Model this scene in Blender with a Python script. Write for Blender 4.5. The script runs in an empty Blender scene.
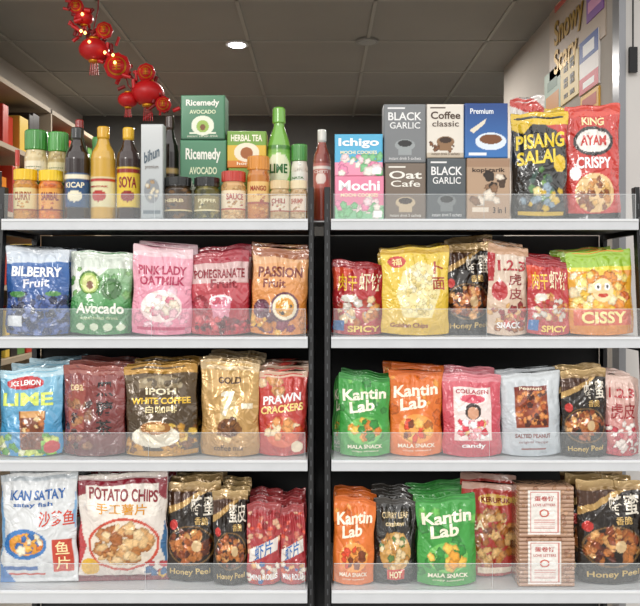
import bpy, math, random, bmesh
import numpy as np
from mathutils import Vector, Matrix
random.seed(11)
F=800.0; HY=285.0; ZC=1.45
sc=bpy.context.scene
sc.view_settings.view_transform='Standard'
def W(px,py,d): return Vector(((px-320)*d/F, d, ZC+(HY-py)*d/F))
def lin(h):
    h=h.lstrip('#')
    c=np.array([int(h[i:i+2],16)/255 for i in (0,2,4)])
    return np.where(c<=0.04045,c/12.92,((c+0.055)/1.055)**2.4)
# ---------------------------------------------------------------- materials
def newmat(name):
    m=bpy.data.materials.new(name); m.use_nodes=True
    return m,m.node_tree,m.node_tree.nodes['Principled BSDF']
def simple(name,col,rough=.5,metal=0,noise=0,scale=8,bump=0,emit=0,spec=.5):
    m,nt,b=newmat(name); c=lin(col)
    b.inputs['Base Color'].default_value=(*c,1)
    b.inputs['Roughness'].default_value=rough; b.inputs['Metallic'].default_value=metal
    b.inputs['Specular IOR Level'].default_value=spec
    n=nt.nodes.new('ShaderNodeTexNoise'); n.inputs['Scale'].default_value=scale; n.inputs['Detail'].default_value=5
    tc=nt.nodes.new('ShaderNodeTexCoord'); nt.links.new(tc.outputs['Object'],n.inputs['Vector'])
    if noise:
        r=nt.nodes.new('ShaderNodeValToRGB')
        r.color_ramp.elements[0].position=.3; r.color_ramp.elements[1].position=.7
        r.color_ramp.elements[0].color=(*(c*(1-noise)),1); r.color_ramp.elements[1].color=(*np.minimum(c*(1+noise),1),1)
        nt.links.new(n.outputs['Fac'],r.inputs['Fac']); nt.links.new(r.outputs['Color'],b.inputs['Base Color'])
    if bump:
        bp=nt.nodes.new('ShaderNodeBump'); bp.inputs['Strength'].default_value=bump; bp.inputs['Distance'].default_value=.01
        nt.links.new(n.outputs['Fac'],bp.inputs['Height']); nt.links.new(bp.outputs['Normal'],b.inputs['Normal'])
    if emit:
        b.inputs['Emission Color'].default_value=(*c,1); b.inputs['Emission Strength'].default_value=emit
    return m
def printed(name,rough,metal=0,coat=0,bump=0,bscale=30):
    m,nt,b=newmat(name)
    a=nt.nodes.new('ShaderNodeAttribute'); a.attribute_name='Print'
    nt.links.new(a.outputs['Color'],b.inputs['Base Color'])
    b.inputs['Roughness'].default_value=rough; b.inputs['Metallic'].default_value=metal
    b.inputs['Coat Weight'].default_value=coat; b.inputs['Coat Roughness'].default_value=.1
    if bump:
        n=nt.nodes.new('ShaderNodeTexNoise'); n.inputs['Scale'].default_value=bscale; n.inputs['Detail'].default_value=2.0; n.inputs['Distortion'].default_value=1.0
        tc=nt.nodes.new('ShaderNodeTexCoord'); nt.links.new(tc.outputs['Object'],n.inputs['Vector'])
        bp=nt.nodes.new('ShaderNodeBump'); bp.inputs['Strength'].default_value=bump; bp.inputs['Distance'].default_value=.011
        nt.links.new(n.outputs['Fac'],bp.inputs['Height']); nt.links.new(bp.outputs['Normal'],b.inputs['Normal'])
        nt.links.new(bp.outputs['Normal'],b.inputs['Coat Normal'])
    return m
MAT={'gloss':printed('printed_gloss_film',.25,0,1.0,.9,22),
     'matte':printed('printed_matte_film',.36,0,.5,.7,20),
     'foil':printed('printed_metal_foil',.28,.35,1.0,.9,22),
     'card':printed('printed_carton',.5,0,.2),
     'glass':printed('filled_glass_and_label',.18,0,.9)}
# ---------------------------------------------------------------- print art
def inpoly(U,V,P):
    ins=np.zeros(U.shape,bool); n=len(P)
    for i in range(n):
        x1,y1=P[i]; x2,y2=P[(i+1)%n]
        if y1==y2: continue
        c=((y1>V)!=(y2>V))&(U<(x2-x1)*(V-y1)/(y2-y1)+x1)
        ins^=c
    return ins
def paint(U,V,asp,ops,seed=1):
    rng=random.Random(seed); C=np.zeros((len(U),3)); nr=np.random.RandomState(seed); grain=nr.uniform(.86,1.14,(len(U),1))
    for o in ops:
        k=o[0]
        if k=='c': C[:]=lin(o[1])
        elif k=='r':
            m=(U>=o[1])&(V>=o[2])&(U<=o[3])&(V<=o[4]); C[m]=lin(o[5])
        elif k=='e':
            m=((U-o[1])/o[3])**2+((V-o[2])/o[4])**2<1; C[m]=lin(o[5])
        elif k=='g':
            t=np.clip((V-o[1])/(o[2]-o[1]),0,1)[:,None]; m=(V>=o[1])&(V<=o[2])
            C[m]=(lin(o[3])*(1-t)+lin(o[4])*t)[m]
        elif k=='p': C[inpoly(U,V,o[1])]=lin(o[2])
        elif k=='b':
            u0,v0,u1,v1,cols,n,r=o[1:8]; el=len(o)>8
            for _ in range(n):
                cu=rng.uniform(u0,u1); cv=rng.uniform(v0,v1)
                if el and ((cu-(u0+u1)/2)/((u1-u0)/2))**2+((cv-(v0+v1)/2)/((v1-v0)/2))**2>1: continue
                a=rng.uniform(0,3.14); rr=r*rng.uniform(.7,1.25); ar=rng.uniform(.55,1)
                du=U-cu; dv=(V-cv)*asp
                x=(du*math.cos(a)+dv*math.sin(a))/rr; y=(-du*math.sin(a)+dv*math.cos(a))/(rr*ar)
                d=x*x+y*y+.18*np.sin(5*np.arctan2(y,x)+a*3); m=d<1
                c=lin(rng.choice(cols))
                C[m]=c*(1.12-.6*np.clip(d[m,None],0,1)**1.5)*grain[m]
    return np.clip(C,0,1)
TXT={}
def cjk(s): return any(ord(c)>0x2e80 for c in s)
def tkey(o):
    b=min(o[7] if len(o)>7 else .02,.03)
    return (o[1],.012 if cjk(o[1]) else b)
def gather(ops):
    for o in ops:
        if o[0]=='t': TXT.setdefault(tkey(o),None)
def make_texts():
    obs=[]
    for k in TXT:
        cu=bpy.data.curves.new('t','FONT'); cu.body=k[0]; cu.offset=k[1]; cu.resolution_u=3
        ob=bpy.data.objects.new('t',cu); sc.collection.objects.link(ob); obs.append((k,ob))
    bpy.context.view_layer.update(); dg=bpy.context.evaluated_depsgraph_get()
    for k,ob in obs:
        me=ob.evaluated_get(dg).to_mesh()
        bm=bmesh.new(); bm.from_mesh(me)
        bmesh.ops.remove_doubles(bm,verts=bm.verts,dist=1e-4)
        for _ in range(3):
            es=[e for e in bm.edges if e.calc_length()>.17]
            if not es: break
            bmesh.ops.subdivide_edges(bm,edges=es,cuts=1); bmesh.ops.triangulate(bm,faces=bm.faces)
        bm.verts.index_update()
        co=np.array([v.co[:2] for v in bm.verts]).reshape(-1,2)
        fs=[]
        for p in bm.faces:
            i=[v.index for v in p.verts]
            if p.normal.z<0: i=i[::-1]
            fs.append(tuple(i))
        bm.free()
        if len(co):
            mn=co.min(0); mx=co.max(0); co=(co-mn)/np.maximum(mx-mn,1e-4)
        TXT[k]=(co.copy(),fs)
    for k,ob in obs:
        cu=ob.data; bpy.data.objects.remove(ob); bpy.data.curves.remove(cu)
# ---------------------------------------------------------------- surfaces
def ss(a,b,x):
    t=np.clip((x-a)/(b-a),0,1); return t*t*(3-2*t)
def pouch_f(w,h,T,seed,kind):
    rg=random.Random(seed); ph=[rg.uniform(0,6.28) for _ in range(16)]
    lr=rg.uniform(-.006,.006); fold=rg.uniform(-.35,.35); fs_=rg.choice([-1,1])
    def f(U,V,side,off=0):
        s=2*U-1
        e=np.clip(1-np.abs(s)**2.2,0,1)**.75
        if kind=='stand':
            pr=np.cos(np.pi/2*np.clip(V/.93,0,1))**.62
            pr=pr*(.80+.2*ss(0,.18,V))
            wid=1-.045*np.sin(np.pi*np.clip(V*1.1-.05,0,1))-.035*(1-ss(0,.12,V))-.03*ss(.985,1.0,V)
        else:
            pr=np.clip(np.sin(np.pi*np.clip((V-.04)/.92,0,1)),0,1)**.6
            wid=1-.05*np.sin(np.pi*V)+.012*np.sin(25*V+ph[9])*np.sin(3*V)
        wr=(np.sin(9*s+5*V+ph[0])*np.sin(7*V+ph[1])+.6*np.sin(15*V-6*s+ph[2])*np.cos(4*s+ph[3])+.5*np.sin(22*V+9*s+ph[6])*np.sin(11*s+ph[7]))*.0024
        c1=np.exp(-(((V-.72)-(s-fold)*.28*fs_)/.022)**2)*np.exp(-((s-fold)/.5)**2)*.0035
        c2=np.exp(-(((V-.18)+(s+fold)*.22*fs_)/.02)**2)*np.exp(-((s+fold)/.45)**2)*.003
        c3=np.exp(-(((V-.5)+(s-.7*fs_)*.35)/.02)**2)*np.exp(-((s-.7*fs_)/.25)**2)*.003
        topw=ss(.5,.85,V)*(1-ss(.88,.93,V)); cre=np.sin(17*s+ph[4]+3*V)*.0034*topw+(c1-c2-c3)*np.clip(pr*1.5,0,1)
        if kind!='stand': cre=cre+np.sin(19*s+ph[5])*.0035*ss(.02,.08,V)*(1-ss(.1,.35,V))+np.sin(23*s+ph[4])*.003*ss(.65,.9,V)*(1-ss(.9,.95,V))
        edge=np.clip(1-np.abs(s)**6,0,1)
        t=T/2*e*pr+(wr*np.clip(pr*1.4,0,1)+cre)*edge
        t=np.maximum(t,.0004)
        bend=.007*np.sin(3*s+ph[8])*V**3+np.sin(2*s+ph[9])*.006*V**4
        rid=np.where(V>.94,.0006*np.sin(V*h*2200),0)*edge
        x=s*w/2*wid+lr*V**2+.0015*np.sin(14*V+ph[10])*s; z=V*h
        z=z+ (0.008*s*math.sin(ph[2])+.003*np.sin(6*s+ph[1]))*V**4
        if kind=='stand': z=z+(.007*(s*s))*(1-ss(0,.15,V))
        return np.stack([x,side*(t+off)+bend+side*rid,z],-1)
    return f
def box_f(w,h,d,rib=0):
    def f(U,V,side,off=0):
        s=2*U-1; q=2*V-1
        ex=np.clip((np.abs(s)-.96)/.04,0,1)**2; ez=np.clip((np.abs(q)-.97)/.03,0,1)**2
        y=d/2-.003*np.maximum(ex,ez)
        if rib: y=y+(.0024*np.abs(np.sin(np.pi*rib*V))-.001)*np.where((np.abs(s)<.6)&(np.abs(q)<.8),.15,1)
        return np.stack([s*w/2,side*(y+off),V*h],-1)
    return f
def rev_f(R,h,prof,rid=0,rv=.8):
    pv=np.array([p[0] for p in prof]); prr=np.array([p[1] for p in prof])
    def f(U,V,side,off=0):
        a=(U-.5)*np.pi; r=R*np.interp(V,pv,prr)+off
        if rid: r=r*(1+np.where(V>rv,.018*np.cos(a*rid),0))
        return np.stack([r*np.sin(a),side*r*np.cos(a),V*h],-1)
    return f
def build(name,f,w,h,ops,mat,nu=76,nv=108,extraV=None,seed=1,loc=(0,0,0),rz=0,rx=0,ry=0):
    us=np.linspace(0,1,nu); vs=np.linspace(0,1,nv)
    if extraV is not None: vs=np.unique(np.concatenate([vs,extraV]))
    nv=len(vs)
    U,V=np.meshgrid(us,vs); U=U.ravel(); V=V.ravel()
    P=f(U,V,-1); C=paint(U,V,h/w,ops,seed)
    i=np.arange(nv-1)[:,None]*nu+np.arange(nu-1)[None,:]; i=i.ravel()
    faces=np.stack([i,i+1,i+1+nu,i+nu],1).tolist()
    nb=12; ub=np.linspace(0,1,nb); UB,VB=np.meshgrid(ub,vs); UB=UB.ravel(); VB=VB.ravel()
    PB=f(UB,VB,1); base=len(P)
    CB=paint(UB,VB,h/w,[o for o in ops if o[0] in('c','g')],seed) if mat!='glass' else paint(UB,VB,h/w,ops,seed)
    j=(np.arange(nv-1)[:,None]*nb+np.arange(nb-1)[None,:]).ravel()+base
    faces+=np.stack([j,j+nb,j+nb+1,j+1],1).tolist()
    for k in range(nv-1):
        faces.append([k*nu,(k+1)*nu,base+(k+1)*nb,base+k*nb])
        faces.append([k*nu+nu-1,base+k*nb+nb-1,base+(k+1)*nb+nb-1,(k+1)*nu+nu-1])
    t0=(nv-1)*nu; tb=base+(nv-1)*nb
    faces.append([t0+q for q in range(nu)]+[tb+q for q in range(nb-1,-1,-1)])
    faces.append([q for q in range(nu-1,-1,-1)]+[base+q for q in range(nb)])
    PP=[P,PB]; CC=[C,CB]; n=len(P)+len(PB); lay=0
    for o in ops:
        if o[0]!='t': continue
        co,fs=TXT[tkey(o)]
        if not len(co): continue
        uu=o[2]+co[:,0]*(o[4]-o[2]); vv=o[3]+co[:,1]*(o[5]-o[3])
        if len(o)>8: vv=vv+(co[:,0]-.5)*o[8]
        lay+=1
        q=f(np.clip(uu,0,1),np.clip(vv,0,1),-1,.0008+.0001*(lay%4)); PP.append(q); CC.append(np.tile(lin(o[6]),(len(q),1)))
        faces+=[[a+n for a in fc] for fc in fs]; n+=len(q)
    PP=np.concatenate(PP); CC=np.concatenate(CC)
    me=bpy.data.meshes.new(name); me.from_pydata(PP.tolist(),[],faces); 
    at=me.color_attributes.new('Print','FLOAT_COLOR','POINT')
    at.data.foreach_set('color',np.concatenate([CC,np.ones((len(CC),1))],1).ravel())
    sm=np.ones(len(me.polygons),bool); me.polygons.foreach_set('use_smooth',sm)
    me.materials.append(MAT[mat]); me.update()
    ob=bpy.data.objects.new(name,me); sc.collection.objects.link(ob)
    ob.location=loc; ob.rotation_euler=(rx,ry,rz)
    return ob
# ---------------------------------------------------------------- generic mesh accumulator
class Acc:
    def __init__(s): s.v=[]; s.f=[]; s.m=[]
    def box(s,a,b,mi=0,top=None):
        x0,y0,z0=a; x1,y1,z1=b; n=len(s.v)
        s.v+=[(x0,y0,z0),(x1,y0,z0),(x1,y1,z0),(x0,y1,z0),(x0,y0,z1),(x1,y0,z1),(x1,y1,z1),(x0,y1,z1)]
        for q in((0,3,2,1),(4,5,6,7),(0,1,5,4),(1,2,6,5),(2,3,7,6),(3,0,4,7)): s.f.append([n+i for i in q]); s.m.append(mi)
    def hexa(s,pts,mi=0):
        n=len(s.v); s.v+=[tuple(p) for p in pts]
        for q in((0,3,2,1),(4,5,6,7),(0,1,5,4),(1,2,6,5),(2,3,7,6),(3,0,4,7)): s.f.append([n+i for i in q]); s.m.append(mi)
    def lathe(s,c,prof,mi=0,n=20,ax='z',rib=0):
        b=len(s.v)
        for r,z in prof:
            for k in range(n):
                a=2*math.pi*k/n; rr=r*(1+rib*(k%2))
                p=(rr*math.cos(a),rr*math.sin(a),z) if ax=='z' else (rr*math.cos(a),z,rr*math.sin(a))
                s.v.append((c[0]+p[0],c[1]+p[1],c[2]+p[2]))
        for j in range(len(prof)-1):
            for k in range(n):
                s.f.append([b+j*n+k,b+j*n+(k+1)%n,b+(j+1)*n+(k+1)%n,b+(j+1)*n+k]); s.m.append(mi)
        s.f.append([b+k for k in range(n)][::-1]); s.m.append(mi)
        s.f.append([b+(len(prof)-1)*n+k for k in range(n)]); s.m.append(mi)
    def tube(s,pts,r,mi=0,n=6):
        pts=[Vector(p) for p in pts]; b=len(s.v)
        for i,p in enumerate(pts):
            t=(pts[min(i+1,len(pts)-1)]-pts[max(i-1,0)]).normalized()
            x=t.orthogonal().normalized(); y=t.cross(x)
            for k in range(n):
                a=2*math.pi*k/n; s.v.append(tuple(p+x*r*math.cos(a)+y*r*math.sin(a)))
        for j in range(len(pts)-1):
            for k in range(n):
                s.f.append([b+j*n+k,b+j*n+(k+1)%n,b+(j+1)*n+(k+1)%n,b+(j+1)*n+k]); s.m.append(mi)
    def obj(s,name,mats,smooth=False,parent=None,bevel=0):
        me=bpy.data.meshes.new(name); me.from_pydata(s.v,[],s.f)
        for m in mats: me.materials.append(m)
        me.polygons.foreach_set('material_index',s.m)
        me.polygons.foreach_set('use_smooth',[smooth]*len(s.f)); me.update()
        ob=bpy.data.objects.new(name,me); sc.collection.objects.link(ob)
        if parent: ob.parent=parent
        if bevel:
            b=ob.modifiers.new('bevel','BEVEL'); b.width=bevel; b.segments=2; b.limit_method='ANGLE'
        return ob
# ---------------------------------------------------------------- rack
FD=[2.40,2.36,2.32,2.28]; SP=[219,337,460,590]
SZ=[ZC+(HY-SP[i])*FD[i]/F for i in range(4)]
BAY={'L':(-.955,-.036),'R':(.033,.955)}
BACK=2.72
steel=simple('black_powder_coated_steel','#17181a',.45,.2)
stripm=simple('white_price_strip','#cdd0d4',.35,0,.03,20)
shelfm=simple('shelf_top_light_steel','#c4c6c8',.4,.1)
inner=simple('dark_back_panel','#1b1c1e',.7)
def clear(name,fac,rough):
    m,nt,b=newmat(name)
    b.inputs['Base Color'].default_value=(.85,.9,.92,1); b.inputs['Roughness'].default_value=rough
    tr=nt.nodes.new('ShaderNodeBsdfTransparent'); mx=nt.nodes.new('ShaderNodeMixShader'); mx.inputs[0].default_value=fac
    nt.links.new(tr.outputs[0],mx.inputs[1]); nt.links.new(b.outputs[0],mx.inputs[2])
    nt.links.new(mx.outputs[0],nt.nodes['Material Output'].inputs['Surface']); return m
acr=clear('clear_acrylic',.085,.08); acre=clear('acrylic_polished_edge',.45,.2)
def fy(z): return 2.42-(1.648-z)*.112
for side in 'LR':
    x0,x1=BAY[side]
    root=bpy.data.objects.new('shelving_rack',None); sc.collection.objects.link(root)
    a=Acc()
    for xx in ((x0-.020,x0-.002),(x1+.002,x1+.017)):
        zt=SZ[0]+.10
        a.hexa([(xx[0],fy(0),0),(xx[1],fy(0),0),(xx[1],fy(0)+.03,0),(xx[0],fy(0)+.03,0),
                (xx[0],fy(zt),zt),(xx[1],fy(zt),zt),(xx[1],fy(zt)+.03,zt),(xx[0],fy(zt)+.03,zt)])
        a.box((xx[0],BACK-.015,0),(xx[1],BACK+.02,SZ[0]+.10))
        for z in SZ+[.12]:
            a.box((xx[0],fy(z)+.01,z-.045),(xx[1],BACK,z-.015))
    a.obj('frame',[steel],parent=root,bevel=.0015)
    a=Acc()
    for xx in ((x0-.020,x0-.002),(x1+.002,x1+.017)):
        z=.4
        while z<SZ[0]+.06:
            a.box(((xx[0]+xx[1])/2-.002,fy(z)-.0012,z),((xx[0]+xx[1])/2+.002,fy(z)+.002,z+.016)); z+=.04
    a.obj('post_slots',[simple('slot_grey','#4a4c4f',.6)],parent=root)
    a=Acc(); s2=Acc(); s3=Acc(); s4=Acc(); s5=Acc()
    for i in range(4):
        z=SZ[i]; fd=FD[i]
        a.box((x0,fd+.004,z-.004),(x1,BACK-.02,z))
        a.box((x0,fd+.004,z-.03),(x1,BACK-.02,z-.004),1)
        if i==0 and side=='L': a.box((x1+.001,2.468,z-.004),(.031,2.66,z))
        hh=(11 if i<3 else 13)*fd/F
        s2.box((x0,fd-.004,z-hh),(x1,fd+.004,z+.0005))
        s4.box((x0+.002,fd-.0065,z-hh*.2),(x1-.002,fd-.004,z-hh*.05))
        g=[.074,.082,.078,.074][i]; n=2; 
        for k in range(n):
            gx0=x0+.006+(x1-x0-.012)*k/n+.001; gx1=x0+.006+(x1-x0-.012)*(k+1)/n-.001
            s3.box((gx0,fd+.001,z+.0005),(gx1,fd+.003,z+g))
            s5.box((gx0,fd+.0008,z+g),(gx1,fd+.0032,z+g+.0014)); s5.box((gx1-.001,fd+.0006,z+.0005),(gx1,fd+.0034,z+g))
    a.box((x0,FD[3]-.01,.10),(x1,BACK-.02,.13),0); a.box((x0,FD[3]-.01,0),(x1,FD[3]+.01,.10),1)
    a.obj('shelf_boards',[shelfm,steel],parent=root)
    s2.obj('price_strips',[stripm],parent=root,bevel=.0015)
    s4.obj('strip_lip',[simple('strip_lip','#e2e4e6',.3)],parent=root)
    s3.obj('acrylic_guards',[acr],parent=root); s5.obj('guard_edges',[acre],parent=root)
    a=Acc(); a.box((x0-(.04 if side=='R' else 0),BACK+.021,.13),(x1+(.03 if side=='L' else 0),BACK+.027,SZ[0]-.03)); a.obj('back_panel',[inner],parent=root)
# ---------------------------------------------------------------- product queue
Q=[]
def place(side,row,x0,x1,yt,name,kind,ops,mat='gloss',dd=.02,T=None,rz=0,rx=0,z0=None,copies=0,free=False):
    gather(ops); Q.append(dict(side=side,row=row,x0=x0,x1=x1,yt=yt,name=name,kind=kind,ops=ops,mat=mat,dd=dd,T=T,rz=rz,rx=rx,z0=z0,copies=copies,free=free))
JP=[(0,.9),(.03,1),(.70,1),(.77,.86),(.785,.86),(.79,.97),(.985,.97),(1,.9)]
BP=[(0,.92),(.02,1),(.66,1),(.73,.88),(.80,.58),(.87,.42),(.875,.5),(.985,.5),(1,.44)]
GP=[(0,.85),(.03,1),(.3,.97),(.45,1),(.66,.98),(.76,.7),(.83,.46),(.86,.44),(.865,.56),(.985,.54),(1,.46)]
def jar(lid,cont,label,txt,tc,lv=(.18,.62),cc=None):
    o=[('c',cont),('b',0,0,1,.75,cc or [cont],60,.08)]
    if label: o+=[('r',0,lv[0],1,lv[1],label),('r',0,lv[0],1,lv[0]+.03,tc),('b',.3,lv[0]+.04,.7,lv[0]+.18,(cc or [cont])+[tc],8,.05),('t',txt,.27,lv[0]+.2,.73,lv[1]-.07,tc,.03)]
    return o+[('r',0,.78,1,1.01,lid)]
def bottle(cap,cont,label,txt,tc,lo=.12,hi=.52,cut=.87):
    return [('c',cont),('r',0,lo,1,hi,label),('r',0,hi-.06,1,hi-.02,tc),('t',txt,.25,lo+.2,.75,hi-.1,tc,.03),('e',.5,lo+.11,.2,.06,tc),('r',0,cut,1,1.01,cap)]
P=place
# ---- top left shelf
P('L',0,2,15,150,'condiment_jar','jar',jar('#c0392b','#b9702a','#e8c79c','SATAY','#a2521d',cc=['#a7602a','#d49a44']),'glass',.12)
P('L',0,14,38,170,'condiment_jar','jar',jar('#f0c41f','#c98c35','#e8d79c','CURRY','#a2521d',cc=['#b9772a','#d49a44']),'glass',.03)
P('L',0,39,63,171,'condiment_jar','jar',jar('#f2cb25','#d8731f','#e9a54a','SAMBAL','#8c2a12',cc=['#c45a1b','#e38a30']),'glass',.03)
P('L',0,25,48,131,'condiment_jar','jar',jar('#3f8d3a','#d9c79a','#efe6cc','GARLIC','#3a6b2e',(.4,.66),['#cdb57f','#e8dab2']),'glass',.12)
P('L',0,48,69,133,'condiment_jar','jar',jar('#4b9c44','#b9a46a','#e6dcae','ONION','#3a6b2e',(.4,.66),['#a48b4c','#d6c68c']),'glass',.12)
P('L',0,65,90,128,'soy_sauce_bottle','bottle',bottle('#20201f','#23100a','#1e4c7c','KICAP','#f1e9cd',.14,.5),'glass',.03)
P('L',0,91,116,127,'cooking_oil_bottle','bottle',bottle('#d9a51c','#d0a43c','#e4dcae','MINYAK','#b3261d',.14,.46),'glass',.03)
P('L',0,71,88,120,'soy_sauce_bottle','bottle',bottle('#8d1b14','#23100a','#d8c23a','KICAP','#8d1b14',.14,.5),'glass',.13)
P('L',0,92,107,138,'condiment_jar','jar',jar('#4b9c44','#c9b46a','#e6dcae','PICKLE','#3a6b2e',(.4,.66)),'glass',.13)
P('L',0,117,140,128,'soy_sauce_bottle','bottle',bottle('#e2b21e','#2c1209','#e6c535','SOYA','#8d1b14',.14,.56),'glass',.03)
P('L',0,141,163,124,'noodle_carton','box',[('c','#b3b8ba'),('g',0,1,'#a9b0b3','#c9cccd'),('e',.5,.3,.35,.13,'#8b8f93'),('b',.2,.2,.8,.4,['#d3c8b0','#a88b66'],16,.1,1),('t','bihun',.15,.62,.85,.74,'#50606c',.03,.08),('t','premium',.2,.52,.8,.57,'#6a5d52',.0),('r',.1,.06,.9,.1,'#6a7780')],'card',.02,T=.05)
P('L',0,161,179,116,'soy_sauce_bottle','bottle',bottle('#3a2419','#1d0e09','#3b2a20','HALBA','#c8a86a',.14,.52),'glass',.12)
def avo():
    return [('c','#44785a'),('g',0,1,'#447a5a','#548c6b'),('r',.0,.0,1,.05,'#2f5b43'),('t','Ricemedy',.12,.72,.88,.9,'#f1f1e6',.03),('t','AVOCADO',.2,.58,.8,.67,'#dfe8c4',.03),
     ('e',.5,.32,.26,.22,'#e9ecd8'),('e',.5,.3,.14,.14,'#9dbb54'),('e',.5,.28,.06,.07,'#7a4d26'),('r',.2,.13,.8,.17,'#e9ecd8'),('t','instant cereal drink',.15,.06,.85,.11,'#e9ecd8',0)]
P('L',0,164,193,178,'spice_jar','jar',jar('#1d1d1c','#3b2a16','#6a4a28','HERB','#e2cf9b',(.2,.55),['#2b1d0f','#6b4b25']),'glass',.02)
P('L',0,194,220,178,'spice_jar','jar',jar('#222120','#57521f','#8a7a3b','PEPPER','#f2e7b7',(.2,.55),['#3b3b16','#857a36']),'glass',.02)
P('L',0,180,226,140,'cereal_drink_box','box',avo(),'card',.115,T=.09)
P('L',0,181,225,95,'cereal_drink_box','box',avo(),'card',.115,T=.09,z0='stack')
P('L',0,221,246,172,'sauce_jar','jar',jar('#c0392b','#cfa46b','#f0dfc0','SAUCE','#b23226',(.2,.6),['#b98b51','#e0bd88']),'glass',.02)
P('L',0,228,266,168,'tea_box','box',[('c','#d9b23a'),('r',0,.5,1,1,'#7e9d3c'),('t','TEH',.2,.3,.8,.6,'#fff2c4',.03)],'card',.12,T=.09)
P('L',0,227,266,131,'tea_box','box',[('c','#e0b93f'),('r',0,.62,1,1,'#7aa544'),('r',0,.0,1,.2,'#d98330'),('e',.5,.42,.32,.26,'#f5ead0'),('e',.5,.4,.16,.16,'#a4602a'),('t','HERBAL TEA',.1,.72,.9,.9,'#f7f4dc',.03),('t','honey',.25,.05,.75,.16,'#fff6da',.02)],'card',.12,T=.09,z0='stack')
P('L',0,247,270,157,'pickle_jar','jar',jar('#d98c2c','#c47b33','#e8c179','MANGO','#a3341a',(.25,.6),['#b5651f','#e0a75a']),'glass',.03)
P('L',0,270,290,181,'spice_jar','jar',jar('#e0c79a','#b99b6d','#e9dcc4','CHILI','#a33c22',(.2,.6),['#a7834e','#d0b487']),'glass',.02)
P('L',0,290,309,181,'spice_jar','jar',jar('#e8d7b2','#c3a680','#ecd9c2','SHRIMP','#b2502a',(.2,.6),['#b08c5c','#dcc39a']),'glass',.02)
P('L',0,267,291,108,'detergent_bottle','gbottle',[('c','#79b348'),('r',0,.15,1,.6,'#8cc65a'),('e',.5,.46,.36,.13,'#e8edc8'),('t','LIME',.25,.42,.75,.50,'#2b6b2a',.03),('b',.2,.18,.8,.34,['#c8d94c','#4f8f2a','#e8ee9a'],16,.1),('r',0,.865,1,1.01,'#6fae3c'),('r',0,.62,1,.66,'#47832c')],'glass',.12)
P('L',0,291,309,145,'condiment_jar','jar',jar('#4b9444','#e1ddd0','#eef0e6','NATA','#3b7a35',(.35,.65),['#d4cfbf','#f3f0e6']),'glass',.12)
P('L',0,313,331,130,'sauce_bottle','bottle',bottle('#d8d4cc','#8d3b2a','#b9665a','CHILLI','#f0e0d4',.35,.62),'glass',.09,free=True)
# ---- top right shelf
def snackbox(c1,c2,tx):
    return [('c',c1),('r',0,0,1,.32,c2),('b',.05,.05,.95,.46,['#f3e9e0','#e98cb0','#7fc18a','#f6d7dc'],26,.1),('t',tx,.08,.66,.92,.9,'#ffffff',.03),('t','MOCHI COOKIES',.12,.52,.88,.6,'#fff4c8',.02),('r',.78,.04,.96,.2,'#ffffff')]
P('R',0,335,384,176,'mochi_box','box',snackbox('#e68aa8','#8cc79a','Mochi'),'card',.02,T=.08)
P('R',0,335,383,134,'mochi_box','box',snackbox('#58b3dc','#ef9ab6','Ichigo'),'card',.02,T=.08,z0='stack')
def cbox(c,tt,sub,tc='#efe6d6',bc='#d8c9a8',cup='#3b2a20',extra=[]):
    return [('c',c)]+extra+[('t',tt,.1,.72,.9,.86,tc,.02),('t',sub,.14,.58,.86,.69,tc,.01),('e',.5,.3,.24,.1,bc),('e',.5,.33,.17,.055,cup),('r',.34,.13,.66,.22,bc),('t','instant drink 5 sachets',.12,.05,.88,.1,tc,0),('r',.08,.92,.5,.94,tc)]
P('R',0,385,426,163,'coffee_box','box',cbox('#7a6c60','Oat','Cafe','#f3efe6','#c9b596'),'card',.03,T=.08)
P('R',0,384,426,104,'coffee_box','box',cbox('#7c7f82','BLACK','GARLIC','#ececec','#9aa0a2','#2a2a2a'),'card',.03,T=.08,z0='stack')
P('R',0,427,466,158,'coffee_box','box',cbox('#565c60','BLACK','GARLIC','#eeeeee','#7b8082','#1f1f1f'),'card',.025,T=.08)
P('R',0,427,464,104,'coffee_box','box',cbox('#e4ddd2','Coffee','classic','#4e3a2c','#8e6b4b','#3b2516',[('r',0,0,1,.1,'#c9bba8'),('b',.1,.12,.9,.3,['#5a3620','#7a4e2e'],20,.05)]),'card',.025,T=.08,z0='stack')
P('R',0,467,510,158,'coffee_box','box',[('c','#b79a80'),('r',0,.86,1,1,'#a3836a'),('b',.1,.3,.9,.72,['#2f241d','#503c2e','#e9dccb','#8b6a50'],12,.12),('t','kopi tarik',.12,.75,.88,.84,'#3a2a20',.02),('r',.12,.12,.5,.2,'#e9dccb'),('t','3 in 1',.6,.1,.9,.2,'#3a2a20',.02)],'card',.02,T=.08)
P('R',0,465,508,103,'coffee_box','box',[('c','#2c5fa6'),('g',0,1,'#3d77bb','#1f4587'),('t','Premium',.12,.8,.66,.9,'#eef3fa',.02),('e',.6,.3,.36,.16,'#dfe9f4'),('e',.6,.34,.26,.09,'#7a4a28'),('p',[(.1,.5),(.5,.72),(.46,.62),(.2,.45)],'#e6dcc8'),('r',.08,.05,.5,.1,'#eef3fa')],'card',.02,T=.08,z0='stack')
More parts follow.
